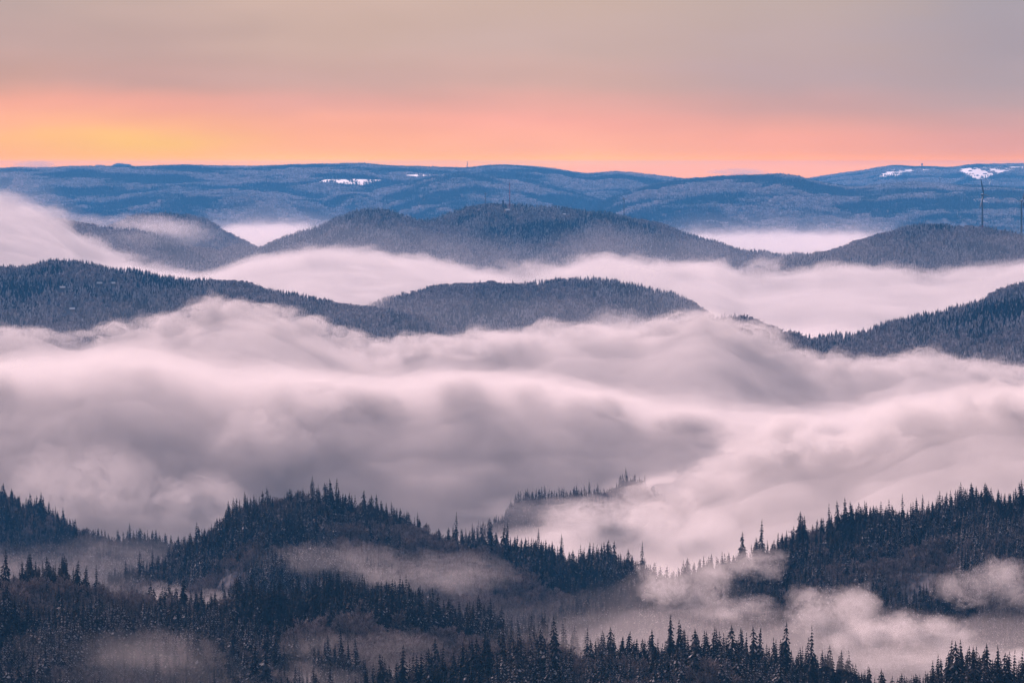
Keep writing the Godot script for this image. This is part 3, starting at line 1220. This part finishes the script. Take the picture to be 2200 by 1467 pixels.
func piece(called: String, st: SurfaceTool, m: Material, parent: Node) -> MeshInstance3D:
	var o := MeshInstance3D.new()
	o.mesh = done(st)
	o.material_override = m
	put(o, called, parent)
	return o


func thing(called: String, label: String, category: String, at: Vector3, group := "") -> Node3D:
	var o := Node3D.new()
	o.position = at
	put(o, called)
	o.set_meta("label", label)
	o.set_meta("category", category)
	if group:
		o.set_meta("group", group)
	return o


func turbine(label: String, u: float, v: float, far: float, blade: float, turned: float, first: float) -> void:
	var hub := spot(u, v, far)
	var y := ground(hub.x, hub.z)
	var o := thing("wind_turbine", label, "wind turbine", Vector3(hub.x, y, hub.z), "wind turbines on the hills")
	var h := hub.y - y
	var grey := metal(Color(0.25, 0.25, 0.28).srgb_to_linear())
	var st := start()
	tapered(st, Vector3(0, -4, 0), Vector3(0, h - 1.5, 0), 3.1, 2.0, 14, Color.WHITE)
	var tower := piece("tower", st, grey, o)
	st = start()
	var low := h * 0.16
	tapered(st, Vector3(0, low, 0), Vector3(0, low + 5, 0), 3.12, 3.04, 14, Color.WHITE)
	piece("red_band", st, metal(Color(0.55, 0.10, 0.10)), tower)
	var face := Basis(Vector3.UP, turned)
	st = start()
	tapered(st, face * Vector3(0, h, -4.5), face * Vector3(0, h, 2.5), 2.4, 2.8, 10, Color.WHITE)
	piece("nacelle", st, grey, o)
	st = start()
	tapered(st, face * Vector3(0, h, 2.5), face * Vector3(0, h, 5.5), 2.4, 0.8, 10, Color.WHITE)
	piece("hub", st, grey, o)
	for k in 3:
		var a := first + TAU * k / 3.0
		var out := face * Vector3(sin(a), cos(a), 0)
		var across := face * Vector3(cos(a), -sin(a), 0)
		var fore := face * Vector3(0, 0, 1)
		var c := Vector3(0, h, 0) + fore * 4.0
		st = start()
		var rings := [[0.02, 1.2, 1.2], [0.10, 1.5, 1.2], [0.22, 3.0, 1.3], [0.55, 2.3, 1.0], [0.85, 1.6, 0.7], [1.0, 0.6, 0.3]]
		for i in rings.size() - 1:
			var p: Array = rings[i]
			var q: Array = rings[i + 1]
			for s in 4:
				var e0 := Vector2.RIGHT.rotated(PI / 2 * s)
				var e1 := Vector2.RIGHT.rotated(PI / 2 * (s + 1))
				var p0: Vector3 = c + out * blade * p[0] + across * e0.x * p[2] + fore * e0.y * p[1]
				var p1: Vector3 = c + out * blade * p[0] + across * e1.x * p[2] + fore * e1.y * p[1]
				var q0: Vector3 = c + out * blade * q[0] + across * e0.x * q[2] + fore * e0.y * q[1]
				var q1: Vector3 = c + out * blade * q[0] + across * e1.x * q[2] + fore * e1.y * q[1]
				tri(st, p0, q0, p1, Color.WHITE)
				tri(st, p1, q0, q1, Color.WHITE)
		piece("blade", st, grey, o)


func mast(called: String, label: String, u: float, v: float, far: float, thick: float, red: bool, decks: Array) -> void:
	var top := spot(u, v, far)
	var y := ground(top.x, top.z)
	clearings.append(top)
	var o := thing(called, label, "mast", Vector3(top.x, y, top.z))
	var h := top.y - y
	var dark := metal(Color(0.30, 0.30, 0.34))
	var paint := metal(Color(0.58, 0.16, 0.15))
	var legs := 4
	# a lattice: four legs, rungs and crossed braces
	var st := start()
	var w := thick * 0.5
	var n := maxi(4, int(h / (thick * 2.2)))
	for s in 4:
		var a := PI / 2 * s + PI / 4
		var b := a + PI / 2
		var p := Vector3(cos(a), 0, sin(a)) * w
		var q := Vector3(cos(b), 0, sin(b)) * w
		tapered(st, p + Vector3(0, -3, 0), p * 0.5 + Vector3(0, h * 0.86, 0), thick * 0.2, thick * 0.14, 4, Color.WHITE)
		for i in n:
			var t0 := i / float(n)
			var t1 := (i + 1) / float(n)
			tapered(st, p * (1 - 0.5 * t0) + Vector3(0, h * 0.86 * t0, 0), q * (1 - 0.5 * t1) + Vector3(0, h * 0.86 * t1, 0), thick * 0.09, thick * 0.09, 3, Color.WHITE)
	piece("lattice", st, paint if red else dark, o)
	st = start()
	tapered(st, Vector3(0, h * 0.84, 0), Vector3(0, h, 0), thick * 0.26, thick * 0.12, 6, Color.WHITE)
	piece("antenna", st, dark, o)
	for d: float in decks:
		st = start()
		tapered(st, Vector3(0, h * d, 0), Vector3(0, h * d + thick * 0.7, 0), thick * 0.95, thick * 0.95, 10, Color.WHITE)
		piece("platform", st, dark, o)


func box(st: SurfaceTool, lo: Vector3, hi: Vector3) -> void:
	var b := BoxMesh.new()
	b.size = hi - lo
	st.append_from(b, 0, Transform3D(Basis(), (lo + hi) / 2))


func house(called: String, label: String, u: float, v: float, from: float, size: Vector3, turned: float, group := "") -> void:
	var at := slope_at(u, v, from)
	if at == Vector3.INF:
		print("no ground for ", label)
		return
	clearings.append(at)
	var o := thing(called, label, "house", at, group)
	o.rotation.y = turned
	var x := size.x / 2
	var z := size.z / 2
	var st := SurfaceTool.new()
	st.begin(Mesh.PRIMITIVE_TRIANGLES)
	box(st, Vector3(-x, -3, -z), Vector3(x, size.y * 0.55, z))
	piece("wall", st, metal(Color(0.45, 0.40, 0.37), 0.9), o)
	st = start()
	var e := 0.8
	var y0 := size.y * 0.52
	var y1 := size.y
	for s: float in [-1.0, 1.0]:
		var a := Vector3(-x - e, y0, s * (z + e))
		var b := Vector3(x + e, y0, s * (z + e))
		var c := Vector3(-x - e, y1, 0)
		var d := Vector3(x + e, y1, 0)
		if s > 0:
			tri(st, a, c, b, Color.WHITE)
			tri(st, b, c, d, Color.WHITE)
		else:
			tri(st, a, b, c, Color.WHITE)
			tri(st, b, d, c, Color.WHITE)
	for s: float in [-1.0, 1.0]:
		var a := Vector3(s * x, y0, z)
		var b := Vector3(s * x, y0, -z)
		var c := Vector3(s * x, y1 - 0.3, 0)
		tri(st, a, b, c, Color.WHITE)
	piece("roof", st, metal(Color(0.90, 0.89, 0.90), 0.8), o)
	for k in [-1, 0, 1]:
		st = SurfaceTool.new()
		st.begin(Mesh.PRIMITIVE_TRIANGLES)
		box(st, Vector3(k * x * 0.55 - 0.6, size.y * 0.2, z - 0.05), Vector3(k * x * 0.55 + 0.6, size.y * 0.4, z + 0.06))
		piece("window", st, metal(Color(0.08, 0.09, 0.12), 0.2), o)


func landmarks() -> void:
	turbine("large dark wind turbine standing on the wooded hill at the right", 2112, 418, 12500, 51, 1.06, deg_to_rad(-25))
	turbine("dark wind turbine cut by the right edge of the picture", 2196, 431, 12600, 51, 1.06, deg_to_rad(-92))
	turbine("small pale wind turbine left of the large one, before the snowy summit", 2019, 382, 29000, 42, 0.5, deg_to_rad(-80))
	turbine("small pale wind turbine just above right of the large one", 2130, 387, 30000, 44, 0.9, deg_to_rad(-15))
	turbine("faint wind turbine in front of the far ridge right of centre", 1341, 428, 17500, 30, 0.7, deg_to_rad(-50))
	turbine("tiny wind turbine on the skyline of the far ridge", 1003, 357, 31000, 38, 1.2, deg_to_rad(-4))
	mast("antenna_mast", "short antenna mast on the skyline left of the tiny turbine", 930, 354, 31000, 9.0, false, [0.5])
	mast("lattice_mast", "grey lattice mast on the left of the middle hill's top", 1043, 413, 14480, 3.6, false, [0.88])
	mast("transmitter_mast", "tall slender red transmitter mast on top of the middle hill", 1095, 384, 14500, 3.4, true, [0.22, 0.3, 0.36])
	# look-out tower
	var top := spot(1081, 430, 14470)
	var y := ground(top.x, top.z)
	clearings.append(top)
	var o := thing("lookout_tower", "dark square look-out tower left of the tall mast", "tower", Vector3(top.x, y, top.z))
	var h := top.y - y
	var st := SurfaceTool.new()
	st.begin(Mesh.PRIMITIVE_TRIANGLES)
	box(st, Vector3(-3, -3, -3), Vector3(3, h * 0.86, 3))
	var slate := metal(Color(0.12, 0.12, 0.15), 0.9)
	piece("shaft", st, slate, o)
	st = SurfaceTool.new()
	st.begin(Mesh.PRIMITIVE_TRIANGLES)
	box(st, Vector3(-3.4, h * 0.86, -3.4), Vector3(3.4, h, 3.4))
	piece("gallery", st, slate, o)
	house("summit_lodge", "snow-roofed lodge beside the tall mast on the middle hill", 1090, 456, 13000, Vector3(17, 12, 12), 0.5)
	house("hut", "small white hut on the right part of the middle hill", 1213, 463, 13000, Vector3(9, 7, 7), -0.4)
	for e in [[133, 622, 0.3, "leftmost"], [213, 613, -0.2, "second from left"], [242, 613, 0.8, "third from left"], [154, 668, 0.1, "lowest"]]:
		house("farmhouse", "snow-roofed farmhouse, %s of four on the left hill's wooded face" % e[3], e[0], e[1], 9000, Vector3(11, 8, 8), e[2], "farmhouses on the left hill")
	# round tower on the snowy summit
	top = spot(1982, 350, 36450)
	y = ground(top.x, top.z)
	o = thing("summit_tower", "round tower with a wide head on the snowy summit", "tower", Vector3(top.x, y, top.z))
	h = top.y - y
	st = start()
	tapered(st, Vector3(0, -5, 0), Vector3(0, h * 0.8, 0), 5.0, 4.4, 14, Color.WHITE)
	piece("shaft", st, slate, o)
	st = start()
	tapered(st, Vector3(0, h * 0.62, 0), Vector3(0, h * 0.92, 0), 7.5, 7.5, 14, Color.WHITE)
	piece("gallery", st, slate, o)
	st = start()
	tapered(st, Vector3(0, h * 0.9, 0), Vector3(0, h, 0), 1.2, 0.5, 8, Color.WHITE)
	piece("antenna", st, slate, o)


func _ready() -> void:
	var cam := Camera3D.new()
	cam.keep_aspect = Camera3D.KEEP_HEIGHT
	cam.fov = rad_to_deg(2.0 * atan(733.5 / FOCAL))
	cam.near = 10.0
	cam.far = 200000.0
	cam.position = EYE
	cam.rotation.x = -pitch
	put(cam, "camera")
	cam.current = true
	var env := Environment.new()
	env.background_mode = Environment.BG_SKY
	env.sky = Sky.new()
	env.sky.sky_material = make_sky()
	env.background_energy_multiplier = 1.0 / 8.4
	env.tonemap_mode = Environment.TONE_MAPPER_LINEAR
	env.tonemap_exposure = 8.4
	env.fog_enabled = true
	env.fog_mode = Environment.FOG_MODE_EXPONENTIAL
	env.fog_density = HAZE
	env.fog_light_color = Color(0.085, 0.41, 0.95).linear_to_srgb()
	env.volumetric_fog_enabled = true
	env.volumetric_fog_density = 0.0
	env.sdfgi_enabled = true
	env.ssao_enabled = true
	env.ssil_enabled = true
	var around := WorldEnvironment.new()
	around.environment = env
	around.name = "world"
	add_child(around)
	var sun := DirectionalLight3D.new()
	sun.light_energy = 0.5
	sun.light_color = Color(1.0, 0.86, 0.85)
	sun.light_angular_distance = 20.0
	sun.shadow_enabled = true
	sun.rotation = Vector3(deg_to_rad(-30), deg_to_rad(180 + 18), 0)
	put(sun, "sun")
	var _t0 := 0

	az0 = bearing(U0, 733.5)
	az1 = bearing(U1, 733.5)
	var t := Time.get_ticks_msec()
	build_ridges()
	build_land()
	var gm := StandardMaterial3D.new()
	gm.albedo_color = Color(0.10, 0.10, 0.115).linear_to_srgb()
	gm.roughness = 1.0
	gm.metallic_specular = 0.0
	make_land(gm)
	make_country(gm)
	print("land ", Time.get_ticks_msec() - t)
	var sh := [[0.000035, -60.0, 45.0], [0.0011, 0.0, 28.0], [0.0035, 15.0, 26.0], [0.011, 40.0, 20.0]]
	cloud_bank("cloud_sea", [
		[7800.0, 0.26, 0.20, 40.0, [-260, 700, 0, 696, 60, 705, 130, 716, 200, 712, 300, 690, 380, 668, 470, 640, 520, 640, 580, 648, 640, 668, 700, 690, 750, 712, 800, 724, 860, 722, 930, 712, 1000, 716, 1060, 712, 1120, 704, 1190, 690, 1260, 694, 1320, 700, 1380, 690, 1440, 676, 1500, 664, 1550, 670, 1610, 704, 1680, 736, 1740, 762, 1800, 772, 1860, 776, 1920, 762, 1980, 748, 2040, 764, 2100, 778, 2160, 790, 2200, 798, 2460, 800]],
		[6700.0, 0.50, 0.12, 120.0, [-260, 770, 0, 770, 150, 765, 300, 760, 450, 790, 600, 800, 800, 815, 1000, 800, 1200, 810, 1400, 850, 1600, 880, 1800, 900, 2000, 860, 2460, 840]],
		[5600.0, 0.22, 0.18, 25.0, [-260, 1240, 0, 1240, 300, 1240, 600, 1200, 900, 1150, 1080, 1125, 1200, 1090, 1255, 1075, 1310, 1098, 1360, 1088, 1400, 1060, 1440, 1020, 1500, 980, 1560, 950, 1620, 925, 1700, 905, 1800, 912, 1880, 890, 1960, 860, 2040, 840, 2100, 820, 2200, 815, 2460, 810]],
	], 4400, 9400, 16, 20, sh, 0, 100)
	cloud_bank("cloud_stream", [
		[12900.0, 0.15, 0.15, 20.0, [-260, 385, -100, 392, 0, 412, 50, 424, 100, 446, 150, 478, 190, 512, 260, 544, 330, 568, 420, 588, 560, 620, 2460, 800]],
		[11800.0, 0.11, 0.08, 15.0, [-260, 560, 200, 560, 420, 575, 560, 536, 700, 522, 850, 535, 950, 550, 1050, 570, 1130, 578, 1200, 562, 1290, 532, 1330, 536, 1420, 550, 1500, 548, 1540, 552, 1600, 574, 1700, 570, 1800, 556, 1900, 563, 2000, 575, 2100, 566, 2200, 558, 2460, 560]],
		[9600.0, 0.02, 0.02, 15.0, [-260, 720, 800, 730, 1500, 725, 1750, 716, 2460, 720]],
	], 8900, 14800, 24, 20, [[0.00007, -95.0, 60.0]] + sh.slice(1), 0, 200)
	cloud_bank("valley_fog", [
		[19500.0, 0.02, 0.02, 20.0, [-260, 600, 300, 560, 500, 492, 600, 484, 700, 500, 900, 560, 1300, 560, 1480, 512, 1540, 508, 1700, 506, 1850, 508, 2000, 540, 2460, 600]],
	], 16800, 24500, 55, 30, [[0.00002, -110.0, 90.0], [0.00004, -50.0, 70.0], [0.0004, -4.0, 80.0], [0.0022, 18.0, 70.0]], 0, 300)
	cloud_bank("forest_mist", [
		[3750.0, 0.06, 0.10, 20.0, [-260, 1230, 0, 1235, 200, 1255, 330, 1300, 420, 1350, 520, 1360, 600, 1330, 700, 1320, 900, 1330, 1100, 1330, 1300, 1290, 1400, 1230, 1500, 1215, 1600, 1265, 1700, 1350, 1900, 1380, 2100, 1340, 2200, 1320, 2460, 1320]],
	], 3300, 4500, 20, 14, [[0.00012, -8.0, 26.0], [0.00022, 12.0, 32.0]], 0, 400)
	cloud_bank("forest_mist", [
		[2950.0, 0.08, 0.10, 12.0, [-260, 1390, 0, 1390, 200, 1380, 400, 1400, 600, 1440, 800, 1440, 1000, 1440, 1200, 1400, 1400, 1350, 1600, 1340, 1800, 1330, 2000, 1350, 2200, 1360, 2460, 1360]],
	], 2620, 3450, 16, 10, [[0.0003, -6.0, 20.0], [0.0007, 8.0, 26.0]], 0, 500)
	cloud_heads("cloud", "billowing heads of the main cloud bank", [
		[[-200, 704, 0, 700, 130, 716, 300, 692, 470, 646, 580, 654, 700, 694, 800, 726, 930, 716, 1120, 708, 1190, 694, 1320, 704, 1440, 680, 1500, 668, 1550, 676, 1680, 742, 1740, 768, 1860, 782, 1980, 752, 2100, 782, 2400, 806], 7780, 120, 25, 0.10],
		[[-200, 785, 150, 775, 300, 770, 450, 800, 800, 825, 1000, 805, 1200, 818, 1400, 860, 1600, 890, 1800, 910, 2000, 870, 2400, 850], 6700, 16, 40, 0.2],
		[[1360, 1100, 1440, 1034, 1500, 990, 1560, 960, 1620, 935, 1700, 915, 1800, 922, 1880, 900, 1960, 870, 2040, 850, 2100, 830, 2400, 820], 5580, 46, 40, 0.25],
	], 13, 40, [0.004, 0.014], 31)
	cloud_heads("cloud", "soft swells along the middle of the main cloud bank", [
		[[-200, 780, 150, 772, 300, 766, 450, 792, 600, 806, 800, 820, 1000, 806, 1200, 816, 1400, 856, 1600, 884, 1800, 905, 2000, 866, 2400, 846], 6690, 44, 50, 0.2],
		[[-200, 900, 400, 900, 1000, 940, 1300, 960], 6480, 14, 40, 0.3],
	], 30, 78, [0.0013, 0.0035], 33)
	cloud_heads("cloud", "billowing heads of the cloud flowing between the hills", [
		[[-200, 392, 0, 416, 50, 428, 100, 450, 150, 482, 190, 514, 260, 546, 420, 590], 12880, 14, 60, 0.1],
		[[560, 542, 700, 528, 850, 540, 950, 556, 1050, 576, 1200, 568, 1290, 538, 1420, 556, 1540, 558, 1700, 576, 1800, 562, 2000, 581, 2400, 564], 11800, 40, 60, 0.1],
	], 22, 54, [0.0018, 0.005], 32)
	wisps()
	print("cloud ", Time.get_ticks_msec() - t)
	snow_fields()
	landmarks()
	look_along()
	plant()
	print("trees ", Time.get_ticks_msec() - t)
